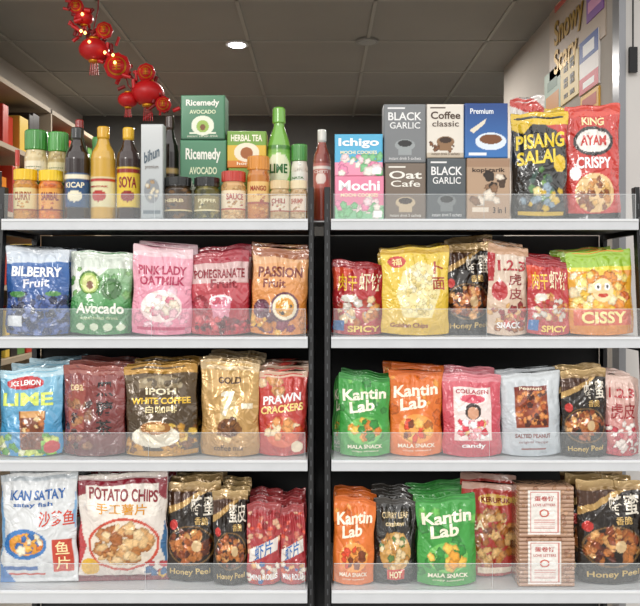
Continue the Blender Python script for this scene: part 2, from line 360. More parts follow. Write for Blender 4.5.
P('R',0,511,568,112,'banana_chip_pouch','stand',[('c','#1f1e1c'),('r',0,.88,1,1,'#e3be2c'),('p',[(0,.88),(.35,.88),(.2,.8),(0,.84)],'#e3be2c'),('p',[(1,.88),(.6,.88),(.8,.82),(1,.7)],'#c8352a'),
  ('t','PISANG',.06,.66,.94,.80,'#f2d21f',.03,.04),('t','SALAI',.08,.51,.76,.64,'#f4d530',.03,.04),('b',.3,.12,.7,.46,['#4a7a3a','#6f9a3c','#2f4f46'],26,.07,1),('b',.1,.1,.9,.32,['#d8b43c','#5c4a30','#8aa0b0','#e9d890'],26,.07,1),('e',.84,.52,.12,.08,'#e9c42a'),('r',.1,.03,.9,.07,'#d8b43c')],'gloss',.03,rx=-.03)
P('R',0,510,544,97,'banana_chip_pouch','stand',[('c','#d8d4cf'),('r',0,.7,1,1,'#ddd6d0'),('p',[(0,1),(.6,1),(1,.9),(1,.84),(.3,.9),(0,.94)],'#c93a2e'),('p',[(.5,.86),(1,.8),(1,.7),(.5,.78)],'#c93a2e')],'gloss',.12)
P('R',0,544,576,108,'banana_chip_pouch','stand',[('c','#1f1e1c'),('r',0,.88,1,1,'#e3be2c'),('r',.2,.5,.8,.8,'#e3be2c')],'gloss',.12)
P('R',0,566,621,104,'chicken_snack_pouch','stand',[('c','#c83228'),('r',0,.9,1,1,'#d84a3a'),('e',.5,.68,.38,.13,'#1d1a1a'),('e',.5,.68,.32,.1,'#efe9e2'),('t','AYAM',.26,.64,.74,.73,'#c62a20',.03),('t','KING',.3,.82,.7,.89,'#ffe9b0',.03),('t','CRISPY',.18,.44,.82,.54,'#ffffff',.03),('e',.5,.23,.36,.17,'#ecc58a'),('b',.18,.08,.82,.36,['#c98637','#8a4b1c','#e3b46a'],34,.08,1),('r',0,0,1,.05,'#1d1a1a'),('e',.16,.4,.1,.06,'#ffffff')],'gloss',.04)
# ---- row 2 left
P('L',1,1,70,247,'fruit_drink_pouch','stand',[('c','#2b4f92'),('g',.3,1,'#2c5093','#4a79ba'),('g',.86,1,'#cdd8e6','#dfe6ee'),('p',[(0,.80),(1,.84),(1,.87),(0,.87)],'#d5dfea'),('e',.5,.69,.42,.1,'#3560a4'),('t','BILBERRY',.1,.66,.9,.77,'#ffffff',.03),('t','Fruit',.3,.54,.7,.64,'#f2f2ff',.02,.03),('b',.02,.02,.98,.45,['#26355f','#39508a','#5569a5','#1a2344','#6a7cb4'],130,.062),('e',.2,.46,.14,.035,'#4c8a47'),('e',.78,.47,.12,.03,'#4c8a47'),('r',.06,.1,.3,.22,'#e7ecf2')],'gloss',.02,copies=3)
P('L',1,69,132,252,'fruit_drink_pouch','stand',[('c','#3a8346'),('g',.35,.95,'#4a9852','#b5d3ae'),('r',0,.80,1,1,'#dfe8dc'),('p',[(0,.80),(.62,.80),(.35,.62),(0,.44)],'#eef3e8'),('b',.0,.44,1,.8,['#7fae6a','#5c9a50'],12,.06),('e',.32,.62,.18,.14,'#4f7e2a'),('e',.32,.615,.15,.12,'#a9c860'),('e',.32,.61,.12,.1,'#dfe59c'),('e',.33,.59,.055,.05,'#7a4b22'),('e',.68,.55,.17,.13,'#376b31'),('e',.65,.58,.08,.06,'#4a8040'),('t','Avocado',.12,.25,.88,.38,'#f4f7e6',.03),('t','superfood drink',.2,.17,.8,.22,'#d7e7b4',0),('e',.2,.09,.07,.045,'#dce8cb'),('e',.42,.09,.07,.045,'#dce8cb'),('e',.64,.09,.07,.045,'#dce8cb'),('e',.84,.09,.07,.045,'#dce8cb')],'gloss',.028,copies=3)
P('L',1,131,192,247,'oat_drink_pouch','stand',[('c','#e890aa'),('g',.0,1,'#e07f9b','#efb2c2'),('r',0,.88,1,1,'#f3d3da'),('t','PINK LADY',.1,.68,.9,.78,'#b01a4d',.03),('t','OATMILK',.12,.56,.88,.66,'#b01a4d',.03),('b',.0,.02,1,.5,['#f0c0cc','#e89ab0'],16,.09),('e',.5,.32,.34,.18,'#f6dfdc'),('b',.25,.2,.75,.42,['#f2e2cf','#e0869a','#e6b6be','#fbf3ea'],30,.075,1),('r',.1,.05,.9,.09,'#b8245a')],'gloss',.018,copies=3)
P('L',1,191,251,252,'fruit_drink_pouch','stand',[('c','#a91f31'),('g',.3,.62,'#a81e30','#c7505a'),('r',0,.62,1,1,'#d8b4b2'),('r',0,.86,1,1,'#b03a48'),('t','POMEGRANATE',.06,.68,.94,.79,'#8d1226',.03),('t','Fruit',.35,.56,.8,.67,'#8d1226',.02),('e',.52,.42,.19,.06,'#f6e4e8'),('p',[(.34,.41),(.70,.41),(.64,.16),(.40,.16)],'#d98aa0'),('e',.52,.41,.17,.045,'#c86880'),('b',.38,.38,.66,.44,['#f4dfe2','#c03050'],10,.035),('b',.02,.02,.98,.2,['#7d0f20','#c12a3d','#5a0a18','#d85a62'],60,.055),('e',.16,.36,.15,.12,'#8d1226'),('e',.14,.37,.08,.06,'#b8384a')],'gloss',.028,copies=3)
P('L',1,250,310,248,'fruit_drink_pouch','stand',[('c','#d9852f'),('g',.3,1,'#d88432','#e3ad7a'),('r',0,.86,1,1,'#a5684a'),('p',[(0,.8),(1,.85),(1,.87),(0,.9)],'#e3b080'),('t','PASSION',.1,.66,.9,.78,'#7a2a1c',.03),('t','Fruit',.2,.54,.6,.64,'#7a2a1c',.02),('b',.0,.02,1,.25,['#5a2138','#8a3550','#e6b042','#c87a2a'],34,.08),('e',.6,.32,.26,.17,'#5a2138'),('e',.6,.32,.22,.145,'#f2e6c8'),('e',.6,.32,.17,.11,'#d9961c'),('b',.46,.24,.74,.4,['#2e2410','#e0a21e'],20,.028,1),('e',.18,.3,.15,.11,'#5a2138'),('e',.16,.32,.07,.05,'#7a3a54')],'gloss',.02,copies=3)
# ---- row 2 right
def redsnack(a='#b52a30'):
    return [('c',a),('r',0,.9,1,1,'#9a2028'),('p',[(.0,.9),(.4,.9),(.0,.6)],'#d84a2c'),('t','虾饼',.5,.60,.94,.85,'#f6e7c0',.03),('t','肉干',.1,.60,.46,.82,'#f2c22e',.03),('b',.08,.16,.92,.52,['#e0a05a','#c0702c','#f0d0a0','#d8d0c4','#a83a24'],50,.075,1),('e',.3,.5,.14,.05,'#e6e0d4'),('t','SPICY',.3,.04,.9,.13,'#ffe070',.03),('r',.02,.05,.24,.2,'#2a6db0')]
P('R',1,331,385,262,'meat_snack_pouch','stand',redsnack(),'gloss',.05,copies=2)
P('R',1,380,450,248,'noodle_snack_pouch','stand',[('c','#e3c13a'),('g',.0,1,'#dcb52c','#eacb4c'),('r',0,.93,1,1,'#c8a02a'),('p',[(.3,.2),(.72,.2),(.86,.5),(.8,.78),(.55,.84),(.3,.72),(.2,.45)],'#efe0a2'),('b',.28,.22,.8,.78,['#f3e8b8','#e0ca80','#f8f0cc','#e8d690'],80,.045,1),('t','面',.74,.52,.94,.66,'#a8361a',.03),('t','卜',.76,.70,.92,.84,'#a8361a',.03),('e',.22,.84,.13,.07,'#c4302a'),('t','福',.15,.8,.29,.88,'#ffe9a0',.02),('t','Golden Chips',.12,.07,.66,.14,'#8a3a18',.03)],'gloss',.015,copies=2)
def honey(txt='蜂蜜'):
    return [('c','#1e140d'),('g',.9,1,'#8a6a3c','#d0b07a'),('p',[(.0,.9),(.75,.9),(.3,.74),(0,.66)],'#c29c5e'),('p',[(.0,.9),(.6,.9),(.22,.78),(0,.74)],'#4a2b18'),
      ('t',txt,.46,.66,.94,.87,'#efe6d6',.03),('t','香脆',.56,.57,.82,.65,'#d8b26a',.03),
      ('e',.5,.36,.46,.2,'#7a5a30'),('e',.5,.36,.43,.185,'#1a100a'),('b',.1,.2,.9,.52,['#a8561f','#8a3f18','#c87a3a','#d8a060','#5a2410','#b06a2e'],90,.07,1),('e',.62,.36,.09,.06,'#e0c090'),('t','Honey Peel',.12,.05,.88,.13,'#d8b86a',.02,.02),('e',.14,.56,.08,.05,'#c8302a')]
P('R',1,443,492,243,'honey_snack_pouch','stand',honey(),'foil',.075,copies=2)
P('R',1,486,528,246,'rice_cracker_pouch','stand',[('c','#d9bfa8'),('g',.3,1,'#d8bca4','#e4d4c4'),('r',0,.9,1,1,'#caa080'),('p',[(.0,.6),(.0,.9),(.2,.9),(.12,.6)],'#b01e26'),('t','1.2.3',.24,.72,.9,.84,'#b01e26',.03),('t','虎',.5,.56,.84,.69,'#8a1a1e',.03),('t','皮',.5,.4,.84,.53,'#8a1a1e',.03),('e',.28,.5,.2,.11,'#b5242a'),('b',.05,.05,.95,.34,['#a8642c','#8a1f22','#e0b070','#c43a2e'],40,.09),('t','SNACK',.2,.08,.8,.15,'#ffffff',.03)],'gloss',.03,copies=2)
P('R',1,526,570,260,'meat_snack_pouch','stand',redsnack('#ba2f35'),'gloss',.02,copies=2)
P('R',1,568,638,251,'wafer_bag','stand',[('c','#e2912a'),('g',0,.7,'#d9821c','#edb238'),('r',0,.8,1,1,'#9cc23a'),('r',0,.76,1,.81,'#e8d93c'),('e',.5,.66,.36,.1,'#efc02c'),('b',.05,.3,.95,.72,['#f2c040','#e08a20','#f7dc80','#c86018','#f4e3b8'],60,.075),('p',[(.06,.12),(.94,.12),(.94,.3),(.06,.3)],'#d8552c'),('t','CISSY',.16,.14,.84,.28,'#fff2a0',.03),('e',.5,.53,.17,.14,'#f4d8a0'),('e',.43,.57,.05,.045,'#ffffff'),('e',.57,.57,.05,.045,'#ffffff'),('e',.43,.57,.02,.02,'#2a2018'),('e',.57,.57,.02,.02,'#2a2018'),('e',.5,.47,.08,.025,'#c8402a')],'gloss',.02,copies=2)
# ---- row 3 left
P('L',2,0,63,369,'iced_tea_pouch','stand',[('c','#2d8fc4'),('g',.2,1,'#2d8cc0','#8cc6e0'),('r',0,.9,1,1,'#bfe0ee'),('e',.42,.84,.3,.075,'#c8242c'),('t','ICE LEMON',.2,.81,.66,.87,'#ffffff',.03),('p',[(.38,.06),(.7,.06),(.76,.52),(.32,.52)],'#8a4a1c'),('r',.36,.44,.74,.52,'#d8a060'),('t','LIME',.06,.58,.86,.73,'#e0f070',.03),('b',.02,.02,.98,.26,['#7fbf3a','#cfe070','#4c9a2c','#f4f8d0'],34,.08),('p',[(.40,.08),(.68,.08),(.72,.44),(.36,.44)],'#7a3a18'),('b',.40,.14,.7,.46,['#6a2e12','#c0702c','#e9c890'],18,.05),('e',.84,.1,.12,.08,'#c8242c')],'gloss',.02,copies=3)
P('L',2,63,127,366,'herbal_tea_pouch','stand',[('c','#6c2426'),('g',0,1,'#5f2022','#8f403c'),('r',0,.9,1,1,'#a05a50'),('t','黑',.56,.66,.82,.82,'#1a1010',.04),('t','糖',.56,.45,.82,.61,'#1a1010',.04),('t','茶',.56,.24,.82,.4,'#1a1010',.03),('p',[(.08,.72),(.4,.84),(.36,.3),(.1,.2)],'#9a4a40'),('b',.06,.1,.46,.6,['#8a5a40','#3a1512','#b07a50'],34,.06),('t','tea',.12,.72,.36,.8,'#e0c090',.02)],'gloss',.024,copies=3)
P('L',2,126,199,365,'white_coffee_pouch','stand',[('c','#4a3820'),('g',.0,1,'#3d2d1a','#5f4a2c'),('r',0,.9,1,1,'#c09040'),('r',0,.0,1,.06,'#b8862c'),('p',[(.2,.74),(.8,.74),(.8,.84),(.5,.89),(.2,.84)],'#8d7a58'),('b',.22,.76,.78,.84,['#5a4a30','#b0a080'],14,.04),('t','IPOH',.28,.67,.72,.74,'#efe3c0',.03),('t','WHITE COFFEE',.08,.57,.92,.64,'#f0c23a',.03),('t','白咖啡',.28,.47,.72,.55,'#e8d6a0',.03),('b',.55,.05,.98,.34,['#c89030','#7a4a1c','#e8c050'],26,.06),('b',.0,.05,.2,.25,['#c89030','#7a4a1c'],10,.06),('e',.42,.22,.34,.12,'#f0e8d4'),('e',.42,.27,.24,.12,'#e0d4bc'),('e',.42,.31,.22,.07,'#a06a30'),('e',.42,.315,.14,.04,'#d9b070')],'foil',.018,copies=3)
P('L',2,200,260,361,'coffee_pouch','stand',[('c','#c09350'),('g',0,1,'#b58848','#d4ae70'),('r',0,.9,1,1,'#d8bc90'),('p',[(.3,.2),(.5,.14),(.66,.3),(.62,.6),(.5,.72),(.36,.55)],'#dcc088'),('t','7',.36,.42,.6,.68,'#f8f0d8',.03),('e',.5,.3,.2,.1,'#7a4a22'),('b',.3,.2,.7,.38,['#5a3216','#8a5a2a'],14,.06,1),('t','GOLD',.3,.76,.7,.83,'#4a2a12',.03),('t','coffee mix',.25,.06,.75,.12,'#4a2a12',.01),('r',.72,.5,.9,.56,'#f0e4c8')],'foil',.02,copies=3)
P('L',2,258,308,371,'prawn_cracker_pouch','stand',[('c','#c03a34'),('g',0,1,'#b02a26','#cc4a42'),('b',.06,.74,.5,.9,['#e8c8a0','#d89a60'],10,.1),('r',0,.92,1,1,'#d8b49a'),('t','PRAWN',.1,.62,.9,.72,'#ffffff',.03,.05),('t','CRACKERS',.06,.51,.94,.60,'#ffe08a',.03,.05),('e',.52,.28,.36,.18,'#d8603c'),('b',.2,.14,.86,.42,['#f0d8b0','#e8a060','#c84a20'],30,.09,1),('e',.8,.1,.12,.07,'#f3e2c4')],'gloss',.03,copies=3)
# ---- row 3 right
def kantin(base,dark,blob,cols,tc='#fff6e0'):
    return [('c',base),('b',.0,.1,1,.94,[dark],7,.09),('b',.0,.5,1,.96,[blob],4,.07),('r',0,.94,1,1,dark),('t','Kantin',.08,.70,.92,.84,tc,.03,.04),('t','Lab',.2,.55,.7,.69,tc,.03,.04),('e',.5,.32,.34,.17,blob),('b',.2,.2,.8,.44,cols,24,.085,1),('t','MALA SNACK',.16,.1,.84,.15,tc,.03),('t','crispy seaweed',.24,.05,.76,.08,tc,0)]
KG=('#3f9c42','#34863a','#6fc05a',['#e9a23a','#f0c050','#2f8a36','#cf7a22'])
KO=('#df742c','#cc6420','#f0a04a',['#7a3a1c','#b86a2a','#f3c060','#e04a28'])
P('R',2,331,345,376,'snack_pouch','stand',kantin(*KG),'matte',.10,copies=1)
P('R',2,339,391,376,'snack_pouch','stand',kantin(*KG),'matte',.02,copies=2)
P('R',2,389,443,371,'snack_pouch','stand',kantin(*KO),'matte',.028,copies=2)
P('R',2,442,502,374,'strawberry_snack_pouch','stand',[('c','#c83c4e'),('g',0,1,'#bc3044','#d45c6a'),('r',0,.9,1,1,'#d8808a'),('r',.18,.2,.82,.84,'#f2e0dc'),('e',.5,.70,.22,.05,'#d2405a'),('t','COLLAGEN',.22,.76,.78,.81,'#b01a38',.02),('e',.5,.55,.14,.1,'#2a1a18'),('e',.5,.53,.1,.075,'#d8a080'),('b',.24,.24,.76,.44,['#d83a4c','#f0a0a8','#ffffff','#e8c070'],34,.06),('t','candy',.3,.1,.7,.17,'#ffffff',.03)],'gloss',.018,copies=2)
P('R',2,501,562,373,'peanut_pouch','stand',[('c','#b9c0c6'),('g',0,1,'#b5bdc4','#d0d5d9'),('r',.22,.34,.78,.84,'#8a3a1c'),('b',.26,.38,.74,.78,['#b55a28','#8c3a18','#d88a48','#4a1a0c'],110,.045),('r',.22,.78,.78,.84,'#7a2418'),('t','Peanuts',.3,.79,.7,.83,'#f6e6c8',.02),('t','SALTED PEANUT',.2,.22,.8,.27,'#7a2418',.03),('t','original recipe',.26,.15,.74,.19,'#7a2418',0),('r',.3,.08,.7,.10,'#8a3a30')],'matte',.024,copies=2)
P('R',2,561,607,369,'honey_snack_pouch','stand',honey(),'foil',.02,copies=2)
P('R',2,604,648,376,'rice_cracker_pouch','stand',[('c','#d8b0a4'),('g',.0,1,'#b5303a','#e4c8bc'),('t','1.2.3',.1,.72,.8,.84,'#b01e26',.03),('t','虎皮',.12,.46,.84,.66,'#9a1a22',.03),('b',.05,.05,.95,.4,['#e8d8d0','#c04050','#f0e6e0','#a82838'],40,.09)],'gloss',.03,copies=2)
# ---- row 4 left
P('L',3,0,79,474,'fish_snack_bag','pillow',[('c','#dfe2e4'),('r',0,.93,1,1,'#c4ccd2'),('t','IKAN SATAY',.14,.76,.86,.85,'#2a62a8',.03),('t','satay fish',.2,.69,.7,.74,'#2a62a8',.02),('t','沙爹鱼',.54,.52,.98,.66,'#d0402a',.03),('e',.34,.36,.3,.14,'#3b7cc0'),('e',.36,.36,.24,.1,'#e89a30'),('b',.16,.28,.6,.46,['#f0b040','#e07a28','#fff0d0','#2f6ab0'],24,.055,1),('p',[(.7,.1),(.95,.1),(.95,.4),(.7,.4)],'#c8402a'),('t','鱼',.74,.26,.91,.38,'#ffe9b0',.03),('t','片',.74,.12,.91,.24,'#ffe9b0',.03),('r',.06,.12,.5,.15,'#2a62a8'),('r',.06,.07,.6,.09,'#c8402a'),('p',[(0,.0),(.2,.0),(.0,.2)],'#3b7cc0'),('p',[(0,.9),(0,.2),(.06,.4),(.05,.7)],'#7fb0dc'),('p',[(1,.9),(1,.45),(.95,.6)],'#7fb0dc')],'gloss',.02,copies=2)
P('L',3,78,169,474,'potato_chip_bag','pillow',[('c','#e6ddd4'),('r',0,.9,1,1,'#d8c8c4'),('p',[(0,.95),(1,.95),(1,.74),(.8,.86),(.3,.88),(0,.8)],'#8a2030'),('p',[(.1,.9),(.9,.9),(.92,.62),(.5,.56),(.12,.64)],'#f4ece2'),('t','POTATO CHIPS',.14,.76,.9,.87,'#8a1a26',.03,-.05),('t','手工薯片',.22,.64,.78,.74,'#e09a28',.03,-.03),('e',.52,.36,.40,.25,'#c8452c'),('e',.52,.36,.37,.225,'#e9dccb'),('b',.2,.18,.84,.54,['#d9a468','#b9783c','#e8c088','#a8622c','#f0d0a0'],80,.065,1),('r',0,.0,1,.06,'#7a2a38'),('e',.14,.15,.11,.08,'#e0b030'),('p',[(.0,.1),(.0,.6),(.1,.35)],'#c03a40'),('p',[(1,.1),(1,.6),(.92,.35)],'#2f6a9a'),('b',.74,.05,.98,.18,['#3a6a9a','#c03a40','#e0b030'],8,.05)],'gloss',.025,T=.075,copies=2)
P('L',3,164,218,483,'honey_snack_pouch','stand',honey(),'foil',.045,copies=3)
P('L',3,213,249,491,'honey_snack_pouch','stand',honey('蜜皮'),'foil',.02,copies=3)
def stripe():
    return [('c','#a83036'),('b',.0,.4,1,.92,['#c9705a','#e0b090','#8a1a20','#d85038'],36,.09),('r',0,.9,1,1,'#9a3a3c'),('p',[(.06,.28),(.94,.42),(.94,.58),(.06,.44)],'#e8e0d8'),('t','虾片',.22,.34,.78,.52,'#2a6ab0',.03,.1),('b',.05,.04,.95,.26,['#e8b070','#2a62a0','#f3e6d4','#d85a2a'],24,.09),('t','MINI ROLLS',.1,.06,.9,.14,'#ffffff',.03)]
P('L',3,247,281,503,'seafood_snack_pouch','stand',stripe(),'gloss',.02,copies=3,rz=.08)
P('L',3,280,307,506,'seafood_snack_pouch','stand',stripe(),'gloss',.026,copies=3,rz=-.06)
# ---- row 4 right
P('R',3,330,374,498,'snack_pouch','stand',kantin(*KO),'matte',.02,copies=2)
P('R',3,373,417,499,'cashew_pouch','stand',[('c','#24211f'),('r',0,.92,1,1,'#3a3632'),('e',.5,.38,.36,.23,'#c8964a'),('b',.16,.17,.84,.59,['#d9a860','#b07a34','#ecd0a0','#5a7a3a'],54,.07,1),('r',.2,.68,.8,.86,'#2f2a20'),('t','CURRY LEAF',.2,.77,.8,.84,'#e8d0a0',.02),('t','cashew',.28,.68,.72,.74,'#e8d0a0',.02),('r',.3,.05,.7,.17,'#c83a28'),('t','HOT',.36,.07,.64,.15,'#fff0c0',.03)],'gloss',.03,copies=2)
P('R',3,416,477,496,'snack_pouch','stand',kantin(*KG),'matte',.01,copies=2)
P('R',3,458,517,484,'cracker_bag','stand',[('c','#b0362e'),('g',0,1,'#a02c26','#c44a42'),('r',0,.93,1,1,'#d8b0a0'),('e',.6,.82,.3,.06,'#e8c060'),('t','KERUPUK',.35,.79,.85,.845,'#8a1a1c',.03),('b',.1,.12,.95,.7,['#c88848','#a8682e','#e4b878','#7a4420'],90,.075,1),('t','SEA',.06,.5,.4,.6,'#fff0c8',.03),('r',.3,.03,.9,.1,'#f0e0c8')],'gloss',.085,copies=1)
def bisc():
    o=[('c','#b08a70')]
    for k in range(12): o.append(('r',0,k/12,1,k/12+.02,'#8d6850'))
    for k in range(1,7): o.append(('b',(k-.5)/7,.02,(k+.5)/7,.98,['#b98f70','#a27656','#96694e'],10,.05))
    o+=[('r',.16,.06,.76,.94,'#e9e4de'),('r',.2,.1,.72,.9,'#cf8078'),('r',.22,.115,.70,.885,'#efebe5'),('t','蛋卷饼',.28,.72,.64,.82,'#b8302a',.03),('t','LOVE LETTERS',.26,.62,.66,.67,'#b8302a',.01),('e',.46,.48,.09,.08,'#c85a4a'),('e',.46,.48,.06,.055,'#eeeae2')]
    for k in range(5): o.append(('r',.27,.18+.04*k,.65,.192+.04*k,'#c8706a'))
    return o
P('R',3,519,575,538,'biscuit_pack','bisc',bisc(),'gloss',.02,T=.09)
P('R',3,519,574,487,'biscuit_pack','bisc',bisc(),'gloss',.022,T=.09,z0='stack')
P('R',3,577,647,481,'honey_snack_pouch','stand',honey(),'foil',.025,copies=2)
make_texts()
lastTop=None; sd=0
for q in Q:
    sd+=1; r=q['row']; T=q['T']; k=q['kind']
    x0,x1=BAY[q['side']]
    if k in('stand','pillow'):
        T=T or min(.060,(q['x1']-q['x0'])*.003*.34); d=FD[r]+.008+q['dd']+T/2
    elif k in('box','bisc'): d=FD[r]+q['dd']
    else: d=FD[r]+q['dd']+(q['x1']-q['x0'])*.0015
    a=(q['x0']-320)*d/F; b2=(q['x1']-320)*d/F
    if not q['free']:
        a=max(a,x0+.002); b2=min(b2,x1-.002)
    w=b2-a; cx=(a+b2)/2
    z0=SZ[r]+.0006
    if q['z0']=='stack': z0=lastTop+.0006
    top=ZC+(HY-q['yt'])*d/F; h=top-z0
    seed=sd*13
    if k in('stand','pillow'):
        f=pouch_f(w,h,T,seed,k); yc=d
        tilt=random.uniform(-.025,.025)
        z1=z0+abs(tilt)*w*.42
        ob=build(q['name'],f,w,h,q['ops'],q['mat'],seed=seed,loc=(cx,yc,z1),rz=q['rz'] or random.uniform(-.09,.09),rx=q['rx'] or random.uniform(-.06,-.005),ry=tilt)
        for c in range(q['copies']):
            yy=yc+(T+.020)*(c+1)
            if yy+T/2>BACK-.02: break
            o2=bpy.data.objects.new(q['name'],ob.data); sc.collection.objects.link(o2)
            xo=random.uniform(-.012,.012)
            xo=max(min(xo,x1-.004-w/2-cx),x0+.004+w/2-cx) if w<(x1-x0) else 0
            o2.location=(cx+xo,yy,z0); o2.rotation_euler=(random.uniform(-.04,-.005),random.uniform(-.012,.012),random.uniform(-.05,.05))
            hi={1:1.10,2:1.06,3:1.06}.get(r,1); o2.scale=(1,1,random.uniform(.99,hi))
    elif k=='box':
        f=box_f(w,h,T); ob=build(q['name'],f,w,h,q['ops'],q['mat'],nu=64,nv=80,seed=seed,loc=(cx,d+T/2,z0),rz=random.uniform(-.025,.025))
    elif k=='bisc':
        f=box_f(w,h,T,12); ob=build(q['name'],f,w,h,q['ops'],q['mat'],nu=72,nv=121,seed=seed,loc=(cx,d+T/2,z0))
    else:
        pr={'jar':JP,'bottle':BP,'gbottle':GP}[k]
        f=rev_f(w/2,h,pr,22 if k=='jar' else 0,.79); ev=np.array([p[0] for p in pr])
        ob=build(q['name'],f,w,h,q['ops'],q['mat'],nu=48,nv=64,extraV=ev,seed=seed,loc=(cx,d,z0),rz=random.uniform(-.25,.25))
    lastTop=z0+h
# ---------------------------------------------------------------- room shell
CEIL=ZC+1.27
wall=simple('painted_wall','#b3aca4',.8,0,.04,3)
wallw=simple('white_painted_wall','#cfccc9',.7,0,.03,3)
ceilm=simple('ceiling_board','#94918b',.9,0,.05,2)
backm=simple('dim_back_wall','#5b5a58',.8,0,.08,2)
tile=simple('floor_tile','#a8a39b',.4,0,.08,3)
a=Acc(); a.box((-12,-10,-.1),(12,7,0)); a.obj('floor',[tile])
a=Acc(); a.box((-3,2.35,CEIL),(3,6.2,CEIL+.1)); a.obj('ceiling',[ceilm])
a=Acc()
y=2.95
while y<6: a.box((-1.75,y,CEIL-.006),(1.6,y+.016,CEIL)); y+=.6
x=-1.62
while x<1.6: a.box((x,2.4,CEIL-.006),(x+.016,6,CEIL)); x+=.62
a.obj('trim_1',[simple('ceiling_grid_bar','#a5a29b',.7)])
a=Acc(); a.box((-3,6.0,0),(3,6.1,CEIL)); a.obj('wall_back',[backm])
a=Acc(); a.box((-1.9,2.75,0),(-1.78,6.0,CEIL)); a.obj('wall_left',[wall])
a=Acc(); a.box((1.08,2.9,0),(1.2,4.7,CEIL)); a.obj('wall_right',[wall])
a=Acc(); a.box((1.085,2.84,0),(2.6,2.898,CEIL)); a.obj('wall_front',[wallw])
a=Acc(); a.box((1.06,2.835,0),(1.084,2.9,CEIL)); a.obj('trim_2',[simple('metal_door_trim','#8f9094',.3,.4)])
for i,(px,py,e) in enumerate([(237,43,14),(367,40,.6)]):
    d=1.27*F/(HY-py); p=W(px,py,d); a=Acc()
    a.lathe((p.x,p.y,CEIL-.012),[(.06,0),(.06,.008),(.055,.012)],0,24)
    a.lathe((p.x,p.y,CEIL-.016),[(.04,0),(.045,.004)],1,24)
    a.obj('ceiling_downlight',[simple('downlight_rim_%d'%i,['#d8d8d5','#8d8c88'][i],.5),simple('downlight_lens_%d'%i,['#f2f6ff','#a0a09c'][i],.3,emit=[14,0][i])],smooth=False)
for (x,y,e) in [(-.43,4.1,34),(.5,4.6,16),(-1.1,5.2,14)]:  # first lamp serves the lit downlight; the rest are added interior fill without fittings
    l=bpy.data.lights.new('downlight_and_fill_lamp','AREA'); l.shape='DISK'; l.size=.12; l.energy=e; l.color=(1,.96,.9)
    o=bpy.data.objects.new('downlight_and_fill_lamp',l); sc.collection.objects.link(o); o.location=(x,y,CEIL-.03)
def poster(name,pxa,pxb,ya,yb,layers,off=0):
    da=1.078*F/(pxb-320); db=1.078*F/(pxa-320)
    dm=(da+db)/2; zt=ZC+(HY-ya)*dm/F; zb=ZC+(HY-yb)*dm/F
    a=Acc(); a.box((1.0755-off,da,zb),(1.0797,db,zt)); mats=[simple(name+'_base',layers[0],.5)]
    for i,(u0,v0,u1,v1,c) in enumerate(layers[1:]):
        a.box((1.0748-off-.0001*i,db+(da-db)*u0,zb+(zt-zb)*v0),(1.0756-off,db+(da-db)*u1,zb+(zt-zb)*v1),i+1)
        mats.append(simple(name+'_ink_%d'%i,c,.5))
    return a.obj(name,mats)
poster('menu_poster',550,606,-70,62,['#b9a898',(.1,.05,.9,.07,'#a9822f')])
poster('promo_sticker',588,605,-12,16,['#8a5aa8',(.1,.3,.9,.7,'#e0a0c8')],.004)
poster('promo_sticker',556,572,-14,4,['#d8746a',(.1,.3,.9,.7,'#f0d8b8')],.004)
qr=[(.08+.12*i,.1+.12*j,.18+.12*i,.2+.12*j,'#3a3226') for i in range(7) for j in range(7) if (i*5+j*3+i*j)%3]
poster('qr_code_sign',562,580,56,100,['#e2c98c']+qr,.004)
poster('payment_sticker',581,600,36,90,['#e9e4e2',(0,.6,1,1,'#2c4e9a'),(0,0,1,.3,'#c8344a'),(.2,.68,.8,.9,'#f0f0f0'),(.2,.08,.8,.2,'#f0f0f0')],.004)
poster('promo_sticker',545,561,70,118,['#9ab0a0',(.1,.1,.9,.5,'#c98a4a'),(.2,.6,.8,.8,'#5a7a6a')])
poster('promo_sticker',582,600,92,112,['#e3b04a',(.1,.2,.9,.8,'#b8432c')],.004)
def wtext(s,d0,z,size,mat,name):
    cu=bpy.data.curves.new(name,'FONT'); cu.body=s; cu.size=size; cu.extrude=.001; cu.offset=.003
    o=bpy.data.objects.new(name,cu); sc.collection.objects.link(o)
    o.matrix_world=Matrix(((0,0,-1,1.071),(-1,0,0,d0),(0,1,0,z),(0,0,0,1))); cu.materials.append(mat); return o
gm=simple('gold_lettering','#a8842c',.4,.3)
wtext('Snowy',3.66,2.54,.15,gm,'poster_lettering'); wtext('Scary',3.66,2.41,.15,gm,'poster_lettering')
a=Acc(); a.tube([W(633,-10,2.82),W(633,30,2.82),W(633,60,2.82)],.003); a.box(tuple(W(630,72,2.815)),tuple(W(636,48,2.83))); a.obj('hanging_cord',[steel])
def vc(n,c,r=.4): return simple(n,c,r)
cols=[vc('carton_'+n,c) for n,c in (('red','#b53a2a'),('orange','#d8832f'),('yellow','#d8b54a'),('cream','#d8cdb8'),('green','#5f8a4a'),('dark','#2d2623'))]
root=bpy.data.objects.new('stocked_display_shelf',None); sc.collection.objects.link(root)
a=Acc(); rg=random.Random(3)
for z in (1.1,1.45,1.8,2.12):
    y=3.3
    while y<5.5:
        ww=rg.uniform(.06,.13); hh=rg.uniform(.14,.25)
        if not(4.36<y+ww and y<4.44): a.box((-1.74,y,z),(-1.52+rg.uniform(-.02,.02),y+ww-.01,z+hh),rg.randrange(6))
        y+=ww
a.obj('cartons',cols,bevel=.004,parent=root)
a=Acc()
for z in (1.1,1.45,1.8,2.12,2.42): a.box((-1.76,3.25,z-.025),(-1.48,5.65,z-.001))
for y in (3.22,4.4,5.65): a.box((-1.76,y,0),(-1.48,y+.02,2.42))
a.obj('boards',[simple('beige_laminate','#a59580',.6)],parent=root)
a=Acc(); a.box((.1,5.55,0),(1.35,5.9,2.45)); 
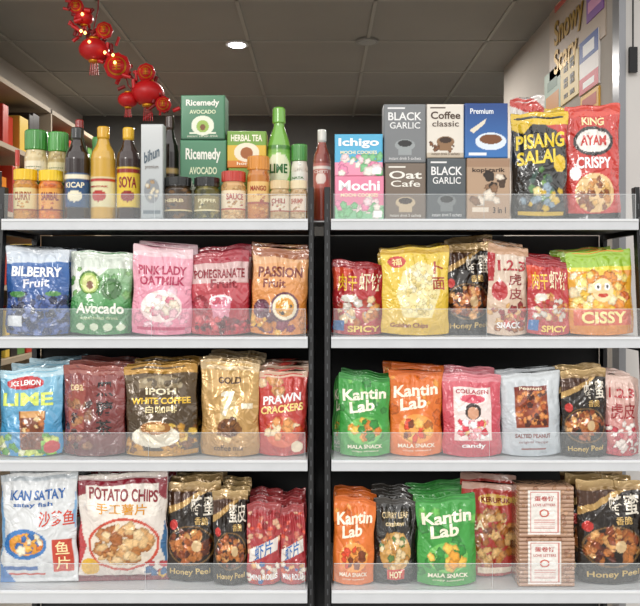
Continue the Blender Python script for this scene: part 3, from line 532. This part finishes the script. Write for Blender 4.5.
for k in range(3): a.box((.12+.41*k,5.535,.1),(.51+.41*k,5.549,2.42))
a.obj('tall_cabinet',[simple('dark_cabinet','#3f403f',.6)],bevel=.006)
a=Acc(); rg=random.Random(5)
for i in range(11):
    x=.80+.048*i; hh=rg.uniform(.14,.24)
    a.lathe((x,5.7+rg.uniform(-.05,.05),2.451),[(.02,0),(.022,.01),(.022,hh*.55),(.008,hh*.75),(.008,hh)],rg.randrange(3),12)
a.obj('wine_bottles',[vc('glass_green_dark','#24351f',.2),vc('glass_black','#181a18',.2),vc('pale_label','#b9b4a8',.5)],smooth=True)
# ---------------------------------------------------------------- festive garland
red=simple('red_lantern_silk','#c5161c',.4); gold=simple('gold_foil','#e0a02c',.3,.7); lamp=simple('fairy_bulb','#ffb060',.3,emit=6); dred=simple('dark_red_satin','#7d0d12',.5)
a=Acc(); D=3.0
def pt(px,py,dz=0): v=W(px,py,D+dz); return v
path=[(60,-30),(74,5),(84,30),(97,48),(112,55),(124,68),(138,84),(152,96),(168,112)]
a.tube([pt(*p) for p in path],.004,3)
a.tube([pt(100,-30),pt(98,10),pt(92,36)],.003,3); a.tube([pt(124,66),pt(128,85),pt(140,100)],.003,3)
def lantern(px,py,r):
    c=pt(px,py); prof=[(r*math.sin(math.pi*(t+.12)/1.24)*1.05,-r*.85*math.cos(math.pi*(t+.12)/1.24)) for t in [i/10 for i in range(11)]]
    a.lathe(c,prof,0,24,rib=.06)
    a.lathe((c.x,c.y,c.z+r*.75),[(r*.4,0),(r*.4,r*.18)],1,16); a.lathe((c.x,c.y,c.z-r*.93),[(r*.4,0),(r*.4,r*.18)],1,16)
    for k in range(5): 
        x=c.x+(k-2)*r*.12; a.tube([(x,c.y,c.z-r*.9),(x+(k-2)*.002,c.y,c.z-r*1.9)],.0015,0,5)
for p in [(94,50,.05),(148,93,.055),(128,100,.034),(84,18,.032)]: lantern(*p)
def medallion(px,py,r):
    c=pt(px,py,-.03); a.lathe(c,[(r,.0),(r*1.02,.006),(r,.012)],0,8,ax='y'); a.lathe((c.x,c.y-.004,c.z),[(r*.7,0),(r*.7,.006)],1,20,ax='y'); a.lathe((c.x,c.y-.008,c.z),[(r*.6,0),(r*.6,.006)],0,16,ax='y')
    for k in range(4):
        w2=r*.3; zz=c.z-r*.3+k*r*.2; a.box((c.x-w2,c.y-.011,zz),(c.x+w2,c.y-.008,zz+r*.07),1)
    a.box((c.x-r*.04,c.y-.012,c.z-r*.35),(c.x+r*.04,c.y-.008,c.z+r*.4),1)
for p in [(117,66,.05),(104,30,.032),(146,72,.034),(76,6,.028),(163,104,.03)]: medallion(*p)
rg=random.Random(9)
for i in range(110):
    t=rg.uniform(0,len(path)-1.01); k=int(t); u=t-k
    px=path[k][0]*(1-u)+path[k+1][0]*u+rg.uniform(-10,10); py=path[k][1]*(1-u)+path[k+1][1]*u+rg.uniform(-9,9)
    c=pt(px,py,rg.uniform(-.03,.03)); an=rg.uniform(0,6.28); L=rg.uniform(.02,.04)
    v=Vector((math.cos(an),0,math.sin(an)))*L; a.tube([c,c+v*.5,c+v],rg.uniform(.005,.009),rg.choice([0,0,0,3,3]),6)
for i in range(7):
    t=rg.uniform(1,4.9); k=int(t); u=t-k
    c=pt(path[k][0]*(1-u)+path[k+1][0]*u+rg.uniform(-7,7),path[k][1]*(1-u)+path[k+1][1]*u+rg.uniform(-6,6),-.05)
    a.lathe(c,[(.002,-.006),(.006,0),(.002,.006)],2,10)
a.tube([pt(100,-30),(pt(100,-30).x,D,CEIL)],.002,3)
a.obj('festive_garland',[red,gold,lamp,dred],smooth=True)
# ---------------------------------------------------------------- light & camera
w=bpy.data.worlds.new('overcast_street'); sc.world=w; w.use_nodes=True; nt=w.node_tree; bg=nt.nodes['Background']
tc=nt.nodes.new('ShaderNodeTexCoord'); sx=nt.nodes.new('ShaderNodeSeparateXYZ'); rp=nt.nodes.new('ShaderNodeValToRGB')
no=nt.nodes.new('ShaderNodeTexNoise'); no.inputs['Scale'].default_value=5; no.inputs['Detail'].default_value=3
nt.links.new(tc.outputs['Generated'],no.inputs['Vector'])
ma=nt.nodes.new('ShaderNodeMath'); ma.operation='MULTIPLY_ADD'; ma.inputs[1].default_value=.35
nt.links.new(tc.outputs['Generated'],sx.inputs[0]); nt.links.new(no.outputs['Fac'],ma.inputs[0]); nt.links.new(sx.outputs['Z'],ma.inputs[2])
nt.links.new(ma.outputs[0],rp.inputs['Fac']); nt.links.new(rp.outputs['Color'],bg.inputs['Color'])
cr=rp.color_ramp; e=cr.elements; e[0].position=.12; e[0].color=(.27,.265,.26,1); e[1].position=1; e[1].color=(1,.985,.96,1)
n=e.new(.30); n.color=(.33,.325,.32,1); n=e.new(.37); n.color=(1,.985,.96,1)
bg.inputs['Strength'].default_value=1.6
l=bpy.data.lights.new('soft_daylight','SUN'); l.energy=.75; l.angle=math.radians(13); l.color=(1,.97,.92); o=bpy.data.objects.new('soft_daylight',l); sc.collection.objects.link(o)
o.rotation_euler=Vector((.3,1,-.32)).to_track_quat('-Z','Y').to_euler()
cam=bpy.data.cameras.new('camera'); cam.lens=45; cam.sensor_width=36; cam.shift_y=-(303-HY)/640; co=bpy.data.objects.new('camera',cam); sc.collection.objects.link(co)
co.location=(0,0,ZC); co.rotation_euler=(math.pi/2,0,0); sc.camera=co
